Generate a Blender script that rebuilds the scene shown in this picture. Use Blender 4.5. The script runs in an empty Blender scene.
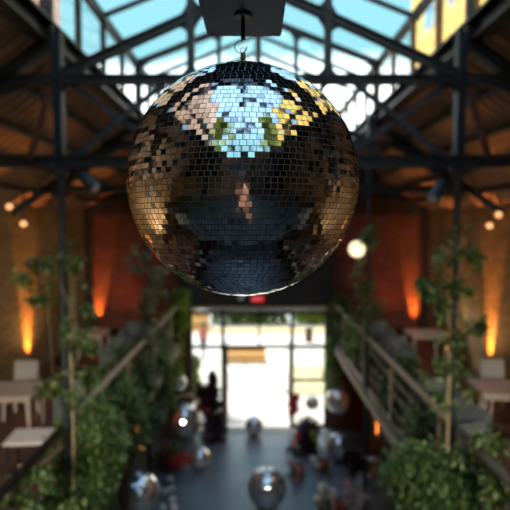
import bpy, bmesh, math, random
from mathutils import Vector, Matrix, noise
R = math.radians
C = bpy.context.scene.collection
SC = bpy.context.scene

# ------------------------------------------------------------------ camera
EYE = Vector((-0.05, 0.0, 6.32))
PITCH = R(3.48)
cam_d = bpy.data.cameras.new('camera'); cam = bpy.data.objects.new('camera', cam_d); C.objects.link(cam)
cam.location = EYE; cam.rotation_euler = (R(90) - PITCH, 0, 0)
cam_d.sensor_width = 36; cam_d.lens = 36; cam_d.clip_start = 0.05; cam_d.clip_end = 300
cam_d.dof.use_dof = True; cam_d.dof.focus_distance = 1.09; cam_d.dof.aperture_fstop = 2.5
SC.camera = cam

def at(px, py, Y):
    """world point at depth Y seen at photo pixel px, py"""
    f = Vector((0, math.cos(PITCH), -math.sin(PITCH))); u = Vector((0, math.sin(PITCH), math.cos(PITCH)))
    d = f + Vector((1, 0, 0)) * ((px - 255) / 510) + u * ((255 - py) / 510)
    return EYE + d * (Y / d.y)

# ------------------------------------------------------------------ materials
def nodes(m):
    m.use_nodes = True
    return m.node_tree, m.node_tree.nodes['Principled BSDF']
def sock(n, *names):
    for s in names:
        if s in n.inputs: return n.inputs[s]
def mat(name, col, rough=.6, metal=0.0, var=.25, scale=6.0, bump=.0, spec=.5, emit=None, es=0, stretch=None):
    m = bpy.data.materials.new(name); nt, p = nodes(m)
    p.inputs['Roughness'].default_value = rough; p.inputs['Metallic'].default_value = metal
    sock(p, 'Specular IOR Level', 'Specular').default_value = spec
    tc = nt.nodes.new('ShaderNodeTexCoord'); mp = nt.nodes.new('ShaderNodeMapping')
    nt.links.new(tc.outputs['Object'], mp.inputs['Vector'])
    if stretch: mp.inputs['Scale'].default_value = stretch
    nz = nt.nodes.new('ShaderNodeTexNoise'); nz.inputs['Scale'].default_value = scale; nz.inputs['Detail'].default_value = 4
    nt.links.new(mp.outputs[0], nz.inputs['Vector'])
    cr = nt.nodes.new('ShaderNodeValToRGB')
    cr.color_ramp.elements[0].position = .3; cr.color_ramp.elements[1].position = .7
    cr.color_ramp.elements[0].color = tuple(c * (1 - var) for c in col) + (1,)
    cr.color_ramp.elements[1].color = tuple(min(1, c * (1 + var)) for c in col) + (1,)
    nt.links.new(nz.outputs['Fac'], cr.inputs['Fac']); nt.links.new(cr.outputs['Color'], p.inputs['Base Color'])
    if bump:
        b = nt.nodes.new('ShaderNodeBump'); b.inputs['Strength'].default_value = bump; b.inputs['Distance'].default_value = .02
        nt.links.new(nz.outputs['Fac'], b.inputs['Height']); nt.links.new(b.outputs[0], p.inputs['Normal'])
    if emit:
        p.inputs['Emission Color'].default_value = (*emit, 1); p.inputs['Emission Strength'].default_value = es
    return m
def brick(name, c1, c2, mortar, axis, bw=.24, rh=.085, patch=.5):
    """brick masonry; axis 'x' for walls facing along y, 'y' for walls facing along x"""
    m = bpy.data.materials.new(name); nt, p = nodes(m); L = nt.links
    tc = nt.nodes.new('ShaderNodeTexCoord'); sp = nt.nodes.new('ShaderNodeSeparateXYZ'); cb = nt.nodes.new('ShaderNodeCombineXYZ')
    L.new(tc.outputs['Object'], sp.inputs[0]); L.new(sp.outputs['X' if axis == 'x' else 'Y'], cb.inputs['X']); L.new(sp.outputs['Z'], cb.inputs['Y'])
    bt = nt.nodes.new('ShaderNodeTexBrick'); L.new(cb.outputs[0], bt.inputs['Vector'])
    bt.inputs['Scale'].default_value = 1; bt.inputs['Brick Width'].default_value = bw; bt.inputs['Row Height'].default_value = rh
    bt.inputs['Mortar Size'].default_value = .008; bt.inputs['Bias'].default_value = 0
    bt.inputs['Color1'].default_value = (*c1, 1); bt.inputs['Color2'].default_value = (*c2, 1); bt.inputs['Mortar'].default_value = (*mortar, 1)
    nz = nt.nodes.new('ShaderNodeTexNoise'); nz.inputs['Scale'].default_value = 1.6; nz.inputs['Detail'].default_value = 5
    L.new(cb.outputs[0], nz.inputs['Vector'])
    mx = nt.nodes.new('ShaderNodeMixRGB'); mx.blend_type = 'MULTIPLY'; mx.inputs[0].default_value = patch
    cr = nt.nodes.new('ShaderNodeValToRGB'); cr.color_ramp.elements[0].position = .35; cr.color_ramp.elements[1].position = .65
    cr.color_ramp.elements[0].color = (.35, .33, .3, 1); cr.color_ramp.elements[1].color = (1.0, 1.0, 1.0, 1)
    L.new(nz.outputs['Fac'], cr.inputs[0]); L.new(bt.outputs['Color'], mx.inputs[1]); L.new(cr.outputs[0], mx.inputs[2])
    L.new(mx.outputs[0], p.inputs['Base Color']); p.inputs['Roughness'].default_value = .85
    b = nt.nodes.new('ShaderNodeBump'); b.inputs['Strength'].default_value = .6; b.inputs['Distance'].default_value = .01; b.invert = True
    L.new(bt.outputs['Fac'], b.inputs['Height']); L.new(b.outputs[0], p.inputs['Normal'])
    return m
def leafmat(name, c1, c2, c3):
    """leaf colours differ from leaf to leaf (each leaf island takes its own tone)"""
    m = bpy.data.materials.new(name); nt, p = nodes(m); L = nt.links
    g = nt.nodes.new('ShaderNodeNewGeometry'); cr = nt.nodes.new('ShaderNodeValToRGB')
    L.new(g.outputs['Random Per Island'], cr.inputs[0])
    e = cr.color_ramp.elements; e[0].position = 0; e[0].color = (*c1, 1); e[1].position = 1; e[1].color = (*c3, 1)
    k = e.new(.55); k.color = (*c2, 1)
    L.new(cr.outputs[0], p.inputs['Base Color']); p.inputs['Roughness'].default_value = .42
    tr = nt.nodes.new('ShaderNodeBsdfTranslucent'); L.new(cr.outputs[0], tr.inputs['Color'])
    mx = nt.nodes.new('ShaderNodeMixShader'); mx.inputs[0].default_value = .3
    out = nt.nodes['Material Output']
    L.new(p.outputs[0], mx.inputs[1]); L.new(tr.outputs[0], mx.inputs[2]); L.new(mx.outputs[0], out.inputs['Surface'])
    return m
def glassmat(name, tint, refl=.12):
    m = bpy.data.materials.new(name); m.use_nodes = True; nt = m.node_tree; nt.nodes.remove(nt.nodes['Principled BSDF']); L = nt.links
    t = nt.nodes.new('ShaderNodeBsdfTransparent'); t.inputs[0].default_value = (*tint, 1)
    g = nt.nodes.new('ShaderNodeBsdfGlossy'); g.inputs['Roughness'].default_value = .03
    f = nt.nodes.new('ShaderNodeLayerWeight'); f.inputs[0].default_value = .5
    pw = nt.nodes.new('ShaderNodeMath'); pw.operation = 'POWER'; pw.inputs[1].default_value = 5; L.new(f.outputs['Facing'], pw.inputs[0])
    ml = nt.nodes.new('ShaderNodeMath'); ml.operation = 'MULTIPLY_ADD'; ml.inputs[1].default_value = .4; ml.inputs[2].default_value = refl * .3; L.new(pw.outputs[0], ml.inputs[0])
    mx = nt.nodes.new('ShaderNodeMixShader'); L.new(ml.outputs[0], mx.inputs[0]); L.new(t.outputs[0], mx.inputs[1]); L.new(g.outputs[0], mx.inputs[2])
    L.new(mx.outputs[0], nt.nodes['Material Output'].inputs['Surface'])
    return m
def emat(name, col, s):
    m = bpy.data.materials.new(name); m.use_nodes = True; nt = m.node_tree; nt.nodes.remove(nt.nodes['Principled BSDF'])
    e = nt.nodes.new('ShaderNodeEmission'); e.inputs[0].default_value = (*col, 1); e.inputs[1].default_value = s
    nt.links.new(e.outputs[0], nt.nodes['Material Output'].inputs['Surface'])
    return m

M = {}
M['steel'] = mat('painted blue black steel', (.024, .034, .046), .5, .3, .3, 4)
M['rust'] = mat('red brown painted steel', (.10, .035, .022), .55, .2, .3, 5)
M['motor'] = mat('dark navy motor housing', (.006, .030, .098), .5, .0, .18, 30, .05, spec=.25)
M['chrome'] = mat('worn chrome', (.45, .43, .40), .25, 1, .15, 60)
M['brass'] = mat('dull brass', (.28, .2, .12), .35, 1, .2, 60)
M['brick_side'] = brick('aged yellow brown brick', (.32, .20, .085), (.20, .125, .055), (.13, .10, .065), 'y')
M['brick_end'] = brick('dark red brick', (.20, .055, .03), (.12, .033, .02), (.06, .03, .022), 'x')
M['brick_pier'] = brick('sooty brick', (.05, .022, .016), (.035, .017, .013), (.03, .02, .016), 'x')
M['brick_rear'] = brick('pink buff brick', (.13, .07, .05), (.09, .05, .035), (.09, .07, .055), 'x')
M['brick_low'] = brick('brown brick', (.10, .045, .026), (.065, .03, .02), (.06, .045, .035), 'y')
M['brick_gold'] = brick('golden stock brick', (.86, .58, .10), (.70, .44, .06), (.6, .45, .22), 'y', patch=.25)
M['brick_pink'] = brick('pale pink brick', (.74, .46, .38), (.62, .38, .30), (.6, .48, .42), 'y', patch=.3)
M['roofwood'] = mat('brown roof boards', (.19, .135, .10), .75, 0, .3, 3, .2, stretch=(1, .3, 1))
M['deck'] = mat('dark red brown deck boards', (.085, .04, .032), .5, 0, .3, 3, .1, stretch=(8, .6, 1))
M['concrete'] = mat('polished blue grey concrete', (.13, .135, .16), .32, 0, .18, 1.5)
M['bridge'] = mat('grey screed', (.026, .030, .028), .6, 0, .2, 1.5)
M['plaster'] = mat('dark charcoal plaster', (.022, .02, .019), .85, 0, .2, 3)
M['paletimber'] = mat('weathered pale timber', (.44, .35, .22), .6, 0, .2, 9, .2, stretch=(6, .6, 6))
M['winframe'] = mat('brown window timber', (.20, .11, .05), .6, 0, .2, 9)
M['transom'] = mat('pale transom bar', (.42, .37, .32), .5, .1, .1, 4)
M['creamwall'] = mat('cream painted boards', (.72, .60, .34), .8, 0, .2, 2, 0, stretch=(.2, .2, 6))
M['blackmetal'] = mat('black metal', (.012, .012, .014), .45, .2, .2, 8)
M['lintel'] = mat('pale grey lintel steel', (.13, .12, .11), .5, .1, .15, 4)
M['greytop'] = mat('pale grey tabletop', (.36, .31, .27), .35, 0, .12, 5)
M['whitetop'] = mat('white laminate', (.62, .58, .56), .4, 0, .06, 5)
M['greyfab'] = mat('blue grey upholstery', (.13, .15, .155), .9, 0, .15, 20, .2)
M['palefab'] = mat('pale grey upholstery', (.30, .30, .29), .9, 0, .12, 20, .2)
M['planter'] = mat('dark terracotta', (.09, .05, .035), .8, 0, .3, 8)
M['bark'] = mat('pale climbing stem', (.30, .24, .15), .8, 0, .3, 12, .3)
M['darkbark'] = mat('brown stem', (.07, .05, .03), .85, 0, .3, 12)
M['grout'] = mat('mirror ball foam core', (.42, .42, .41), .75, 0, .2, 60)
M['palecore'] = mat('pale mirror ball core', (.8, .8, .8), .6, 0, .1, 20)
M['paving'] = mat('pale sunlit paving', (.82, .80, .75), .8, 0, .06, .8)
M['sand'] = mat('tan gravel border', (.74, .58, .34), .9, 0, .2, 3)
M['lawn'] = mat('dry lawn', (.66, .62, .38), .9, 0, .3, 2)
M['tanwood'] = mat('tan timber', (.60, .38, .14), .7, 0, .15, 4)
M['white'] = mat('matt white wax', (.75, .70, .64), .4, 0, .04, 9)
M['ceramic'] = mat('white ceramic', (.62, .62, .62), .3, 0, .04, 9)
M['skin'] = mat('skin', (.62, .34, .24), .5, 0, .06, 20)
M['denim'] = mat('blue denim', (.045, .085, .15), .9, 0, .2, 30)
M['tee'] = mat('charcoal cotton', (.03, .03, .035), .9, 0, .2, 30)
M['pinktop'] = mat('pink cotton', (.55, .16, .15), .9, 0, .1, 30)
M['hair'] = mat('dark brown hair', (.025, .015, .01), .6, 0, .3, 40)
M['leaf_mid'] = leafmat('mid green leaf', (.025, .065, .015), (.085, .18, .035), (.40, .50, .20))
M['leaf_dark'] = leafmat('deep green leaf', (.018, .05, .018), (.05, .11, .034), (.26, .36, .17))
M['leaf_pale'] = leafmat('sage leaf', (.06, .10, .05), (.15, .20, .10), (.36, .40, .26))
M['leaf_lime'] = leafmat('lime leaf', (.10, .16, .02), (.24, .34, .04), (.42, .52, .08))
M['leaf_black'] = leafmat('burgundy black leaf', (.008, .01, .012), (.022, .014, .018), (.06, .02, .03))
M['leaf_grey'] = leafmat('pinkish grey plume', (.20, .17, .17), (.33, .29, .28), (.5, .45, .43))
M['petal_red'] = leafmat('red petal', (.28, .015, .015), (.58, .04, .035), (.75, .14, .09))
M['petal_rust'] = leafmat('rust petal', (.25, .05, .015), (.5, .12, .03), (.6, .2, .06))
M['petal_pink'] = leafmat('dusky pink petal', (.35, .12, .13), (.5, .2, .2), (.7, .4, .38))
M['petal_purple'] = leafmat('purple petal', (.03, .01, .05), (.06, .03, .09), (.16, .08, .2))
M['petal_white'] = leafmat('white petal', (.4, .4, .38), (.6, .6, .55), (.75, .72, .55))
M['skyglass'] = glassmat('roof glazing', (.93, .98, .99), .06)
M['glass'] = glassmat('clear glazing', (.93, .95, .95), .08)
M['lampwarm'] = emat('warm lamp lens', (1, .45, .18), .5)
M['globe'] = emat('glowing opal globe', (1, .80, .48), .5)
M['orangelens'] = emat('amber uplight lens', (1, .36, .08), 1.5)
M['exit'] = emat('lit red sign face', (.9, .01, .03), .2)
M['exitletter'] = emat('lit white lettering', (1, .5, .5), .16)

def tilemat():
    m = bpy.data.materials.new('mirror tile'); nt, p = nodes(m); L = nt.links
    g = nt.nodes.new('ShaderNodeNewGeometry'); cr = nt.nodes.new('ShaderNodeValToRGB')
    L.new(g.outputs['Random Per Island'], cr.inputs[0])
    e = cr.color_ramp.elements; e[0].position = 0; e[0].color = (.34, .34, .35, 1); e[1].position = 1; e[1].color = (.93, .94, .95, 1)
    k = e.new(.12); k.color = (.72, .73, .75, 1)
    L.new(cr.outputs[0], p.inputs['Base Color']); p.inputs['Metallic'].default_value = 1; p.inputs['Roughness'].default_value = .035
    return m
M['tile'] = tilemat()

# ------------------------------------------------------------------ mesh helpers
class MB:
    def __init__(s): s.v = []; s.f = []
    def add(s, vs, fs):
        n = len(s.v); s.v += [tuple(v) for v in vs]; s.f += [tuple(i + n for i in f) for f in fs]; return s
    def box(s, x0, x1, y0, y1, z0, z1):
        return s.add([(x, y, z) for x in (x0, x1) for y in (y0, y1) for z in (z0, z1)],
                     [(0, 1, 3, 2), (4, 6, 7, 5), (0, 4, 5, 1), (2, 3, 7, 6), (0, 2, 6, 4), (1, 5, 7, 3)])
    def beam(s, a, b, w, h, up=(0, 1, 0)):
        """bar from a to b; w across 'up' direction, h along the other"""
        a = Vector(a); b = Vector(b); d = (b - a).normalized(); u = Vector(up)
        u = (u - d * u.dot(d)).normalized(); r = d.cross(u)
        vs = [p + u * (i * w / 2) + r * (j * h / 2) for p in (a, b) for i, j in ((-1, -1), (1, -1), (1, 1), (-1, 1))]
        return s.add(vs, [(3, 2, 1, 0), (4, 5, 6, 7), (0, 1, 5, 4), (1, 2, 6, 5), (2, 3, 7, 6), (3, 0, 4, 7)])
    def ibeam(s, a, b, w, h, up=(0, 1, 0), t=.014):
        """I or channel section"""
        a = Vector(a); b = Vector(b); d = (b - a).normalized(); u = Vector(up); u = (u - d * u.dot(d)).normalized(); r = d.cross(u)
        s.beam(a, b, t, h, up)
        for k in (-1, 1): s.beam(a + r * k * (h / 2 - t / 2), b + r * k * (h / 2 - t / 2), w, t, up)
        return s
    def tube(s, pts, r, n=8, cap=True):
        pts = [Vector(p) for p in pts]; rs = r if isinstance(r, (list, tuple)) else [r] * len(pts); vs = []
        ref = None
        for i, p in enumerate(pts):
            d = (pts[min(i + 1, len(pts) - 1)] - pts[max(i - 1, 0)]).normalized()
            if ref is None: ref = Vector((0, 0, 1)) if abs(d.z) < .9 else Vector((1, 0, 0))
            a = (ref - d * ref.dot(d)).normalized(); b = d.cross(a); ref = a
            for k in range(n):
                t = 2 * math.pi * k / n; vs.append(p + (a * math.cos(t) + b * math.sin(t)) * rs[i])
        fs = [(i * n + k, i * n + (k + 1) % n, (i + 1) * n + (k + 1) % n, (i + 1) * n + k) for i in range(len(pts) - 1) for k in range(n)]
        if cap: fs += [tuple(range(n))[::-1], tuple((len(pts) - 1) * n + k for k in range(n))]
        return s.add(vs, fs)
    def lathe(s, prof, n=20, c=(0, 0, 0)):
        c = Vector(c); vs = []; m = len(prof)
        for r, z in prof:
            for k in range(n):
                t = 2 * math.pi * k / n; vs.append(c + Vector((r * math.cos(t), r * math.sin(t), z)))
        fs = [(i * n + k, i * n + (k + 1) % n, (i + 1) * n + (k + 1) % n, (i + 1) * n + k) for i in range(m - 1) for k in range(n)]
        fs += [tuple(range(n))[::-1], tuple((m - 1) * n + k for k in range(n))]
        return s.add(vs, fs)
    def plate(s, poly, y, t):
        """polygon in the XZ plane with thickness t along Y"""
        n = len(poly); vs = [(x, y - t / 2, z) for x, z in poly] + [(x, y + t / 2, z) for x, z in poly]
        return s.add(vs, [tuple(range(n)), tuple(range(2 * n - 1, n - 1, -1))] + [(i, i + n, (i + 1) % n + n, (i + 1) % n) for i in range(n)])
    def fillet(s, c, d1, d2, L, y, t):
        c = Vector(c); d1 = Vector(d1).normalized(); d2 = Vector(d2).normalized()
        a = c + d1 * L; b = c + d2 * L; k = c + (d1 + d2) * L * .14; poly = [c]
        for i in range(9):
            u = i / 8; poly.append(a * (1 - u) ** 2 + k * 2 * u * (1 - u) + b * u * u)
        return s.plate([(p.x, p.y) for p in poly], y, t)
    def build(s, name, m, parent=None, smooth=False, bevel=0, loc=None):
        me = bpy.data.meshes.new(name); me.from_pydata(s.v, [], s.f); me.update()
        bm = bmesh.new(); bm.from_mesh(me); bmesh.ops.recalc_face_normals(bm, faces=bm.faces)
        if bevel: bmesh.ops.bevel(bm, geom=[e for e in bm.edges if e.calc_face_angle(0) > .5], offset=bevel, segments=2, affect='EDGES', clamp_overlap=True)
        bm.to_mesh(me); bm.free()
        if smooth:
            for p in me.polygons: p.use_smooth = True
        o = bpy.data.objects.new(name, me); C.objects.link(o); me.materials.append(m)
        if parent: o.parent = parent
        if loc is not None: o.location = loc
        return o

def thing(name, label, cat, loc=(0, 0, 0), rz=0, group=None):
    o = bpy.data.objects.new(name, None); C.objects.link(o); o.location = loc; o.rotation_euler = (0, 0, rz)
    o.empty_display_size = .1
    tag(o, label, cat, group); return o
def tag(o, label, cat, group=None, kind=None):
    o['label'] = label; o['category'] = cat
    if group: o['group'] = group
    if kind: o['kind'] = kind
    return o
def struct(o, label=None):
    o['kind'] = 'structure'
    if label: o['label'] = label
    return o
def dup(root, loc, rz=None, label=None, group=None, scale=None):
    r = root.copy(); C.objects.link(r); r.location = loc
    if rz is not None: r.rotation_euler = (0, 0, rz)
    if label: r['label'] = label
    if group: r['group'] = group
    if scale: r.scale = (scale,) * 3
    for ch in list(root.children):
        c = ch.copy(); C.objects.link(c); c.parent = r
        for g in list(ch.children):
            d = g.copy(); C.objects.link(d); d.parent = c
    return r

# ------------------------------------------------------------------ hall dimensions
GX = 2.3          # gallery edge / posts
WX = 5.1          # outer walls
GZ = 2.94         # gallery floor
YE = 15.4         # end wall
YR = -5.0         # rear wall
CX = 2.45         # clerestory plane
ZS = 8.62         # clerestory sill
ZEV = 9.57        # clerestory top
ZRG = 10.55       # ridge
ZT = 7.97         # truss tie
ZL = 7.04         # truss lower chord
FR = [-3.24, 1.36, 5.95, 10.55, 15.15]

# ------------------------------------------------------------------ shell
struct(MB().box(-3.3, 3.3, YR, YE, -.2, 0).build('floor', M['concrete']), 'polished blue grey concrete floor of the nave')
for s, nm in ((-1, 'left'), (1, 'right')):
    a, b = sorted((s * GX, s * WX))
    g = struct(MB().box(a, b, YR, YE, GZ - .26, GZ).build('floor_' + nm, M['deck']), 'dark boarded gallery floor on the %s side' % nm)
    a, b = sorted((s * (GX - .06), s * GX))
    t = struct(MB().box(a, b, YR, YE, GZ - .34, GZ - .2).build('trim_' + nm, M['paletimber'], bevel=.008), 'pale timber fascia of the %s gallery edge' % nm)
    a, b = sorted((s * 3.3, s * 3.6))
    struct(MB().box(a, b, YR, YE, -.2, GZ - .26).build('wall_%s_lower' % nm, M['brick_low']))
    a, b = sorted((s * WX, s * (WX + .3)))
    w = struct(MB().box(a, b, YR, YE + .3, GZ - .3, 6.75).build('wall_' + nm, M['brick_side']), 'aged brown brick side wall')
    # dark band course on the wall
    a, b = sorted((s * (WX - .05), s * WX))
    # aisle roof
    rf = MB(); n = Vector((s * 1.0, 0, 1.25)).normalized()
    p0 = Vector((s * 2.42, 0, ZS + .06)); p1 = Vector((s * 5.45, 0, 6.48))
    d = (p1 - p0).normalized(); nrm = Vector((-d.z * s, 0, d.x * s)) * 1.0
    if nrm.z < 0: nrm = -nrm
    vs = []; 
    for y in (YR, YE + .3):
        for p in (p0, p1): vs += [(p.x, y, p.z), (p.x + nrm.x * .08, y, p.z + nrm.z * .08)]
    rf.add(vs, [(0, 1, 3, 2), (4, 6, 7, 5), (0, 4, 5, 1), (2, 3, 7, 6), (0, 2, 6, 4), (1, 5, 7, 3)])
    r = struct(rf.build('ceiling_' + nm, M['roofwood']), 'sloping boarded roof over the %s gallery' % nm)
    for k in range(6):
        p = p0.lerp(p1, (k + .45) / 6) - nrm * .05
        MB().beam((p.x, YR, p.z), (p.x, YE, p.z), .06, .1, tuple(d)).build('purlin', M['steel'], r)
    # corrugation: shallow ribs under the roof between purlins (runs down the slope)
    cb = MB(); y = YR + .1
    while y < YE:
        cb.beam(p0 - nrm * .012 + Vector((0, y, 0)), p1 - nrm * .012 + Vector((0, y, 0)), .05, .022, (0, 1, 0)); y += .23
    cb.build('roof_batten', M['roofwood'], r)
    # clerestory sill girder and eave beam
    gi = MB()
    gi.ibeam((s * (CX), YR, ZS - .12), (s * CX, YE, ZS - .12), .16, .22, (1, 0, 0))
    gi.beam((s * (CX - .1), YR, ZS - .02), (s * (CX - .1), YE, ZS - .02), .05, .03, (1, 0, 0))
    struct(gi.build('trim_sill_' + nm, M['steel']), 'long steel sill girder under the %s clerestory windows' % nm)
    # clerestory windows
    w = struct(MB().box(*sorted((s * (CX - .04), s * (CX + .04))), YR, YE, ZS, ZS + .07).box(*sorted((s * (CX - .05), s * (CX + .06))), YR, YE, ZEV - .06, ZEV + .06)
               .build('window_%d' % (1 if s < 0 else 2), M['steel']), 'clerestory window band on the %s side' % nm)
    k = 0; y = 15.15
    while y > YR:
        wood = (s > 0)
        MB().box(*sorted((s * (CX - .04), s * (CX + .04))), y - .03, y + .03, ZS + .05, ZEV - .03).build('mullion', M['winframe'] if wood else M['steel'], w)
        y -= 1.15
    MB().box(*sorted((s * (CX), s * (CX + .012))), YR, YE, ZS + .05, ZEV).build('glass', M['glass'], w)
    # skylight slope
    w = struct(MB().box(*sorted((0, s * .05)), YR, YE, ZRG - .06, ZRG + .05).build('window_%d' % (3 if s < 0 else 4), M['steel']), 'glazed roof slope of the monitor on the %s side' % nm)
    y = 15.15
    while y > YR:
        MB().beam((s * (CX + .1), y, ZEV - .02), (s * .02, y, ZRG - .02), .055, .07).build('glazing_bar', M['steel'], w)
        y -= 1.15
    dd = Vector((CX + .25, 0, (ZEV - ZRG) - .08)); up = Vector((.37 * s, 0, 1)).normalized() * .02
    a0 = Vector((0, 0, ZRG + .03)); a1 = Vector((s * (CX + .25), 0, ZEV - .05))
    gl = MB(); vs = []
    for y in (YR, YE):
        for p in (a0, a1): vs += [(p.x, y, p.z), (p.x, y, p.z + .012)]
    gl.add(vs, [(0, 1, 3, 2), (4, 6, 7, 5), (0, 4, 5, 1), (2, 3, 7, 6), (0, 2, 6, 4), (1, 5, 7, 3)])
    gl.build('glass', M['skyglass'], w)

# end wall (with the entrance opening) : centre X 0.06
EX0, EX1, EZ = -2.06, 2.17, 3.82
ew = MB()
ew.box(-WX, EX0, YE, YE + .3, -.2, 6.6); ew.box(EX1, WX, YE, YE + .3, -.2, 6.6)
o = struct(ew.build('wall_end', M['brick_end']), 'dark red brick end wall')
# upper part: gable glazing over a dark band
struct(MB().box(EX0, EX1, YE, YE + .3, EZ, 6.6).box(-GX, GX, YE - .06, YE, EZ + .05, 6.6).build('wall_end_band', M['plaster']), 'dark charcoal band over the entrance')
gp = MB().plate([(-WX, 6.6), (WX, 6.6), (WX, 6.735), (2.5, 8.62), (2.5, 8.68), (-2.5, 8.68), (-2.5, 8.62), (-WX, 6.735)], YE + .15, .3)
struct(gp.build('wall_end_upper', M['brick_pier']), 'sooty brick upper end wall')
g5 = struct(MB().beam((-2.5, YE + .15, 8.72), (2.5, YE + .15, 8.72), .1, .08).build('window_5', M['steel']), 'glazed gable over the end wall')
for x in (-1.8, -1.2, -.6, 0, .6, 1.2, 1.8):
    MB().beam((x, YE + .15, 8.7), (x, YE + .15, ZRG - .4 * abs(x) - .03), .06, .05).build('mullion', M['steel'], g5)
MB().plate([(-2.5, 8.7), (2.5, 8.7), (2.5, 9.55), (0, ZRG), (-2.5, 9.55)], YE + .15, .012).build('glass', M['skyglass'], g5)
for s in (-1, 1):
    struct(MB().box(*sorted((s * 4.9, s * 5.1)), YE - .35, YE, GZ, 6.9).build('trim_pier', M['brick_pier'], bevel=.01), 'sooty brick pier in the gallery corner')
# rear wall behind the camera with a tall window
rw = MB(); rw.box(-WX, -1.5, YR - .3, YR, -.2, 6.7); rw.box(1.5, WX, YR - .3, YR, -.2, 6.7); rw.box(-1.5, 1.5, YR - .3, YR, -.2, 8.5)
rw.plate([(-WX, 6.7), (-1.5, 6.7), (-1.5, 8.7), (-2.5, 8.7)], YR - .15, .3); rw.plate([(WX, 6.7), (1.5, 6.7), (1.5, 8.7), (2.5, 8.7)], YR - .15, .3)
struct(rw.build('wall_rear', M['brick_rear']))
g6 = struct(MB().beam((-1.5, YR - .15, 8.55), (1.5, YR - .15, 8.55), .1, .1).beam((-2.5, YR - .15, 8.72), (2.5, YR - .15, 8.72), .1, .1).build('window_6', M['steel']))
for x in (-1.5, -.75, 0, .75, 1.5):
    MB().beam((x, YR - .15, 8.5), (x, YR - .15, ZRG - .4 * abs(x) - .03), .06, .05).build('mullion', M['steel'], g6)
MB().plate([(-2.5, 8.7), (2.5, 8.7), (2.5, 9.55), (0, ZRG), (-2.5, 9.55)], YR - .15, .012).build('glass', M['glass'], g6)
# the camera's own bridge
struct(MB().box(-GX, GX, YR, .35, 4.46, 4.72).box(-WX, -GX, YR, .35, 4.46, 4.72).box(GX, WX, YR, .35, 4.46, 4.72).build('floor_bridge', M['bridge']), 'dark boarded upper landing')

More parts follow.
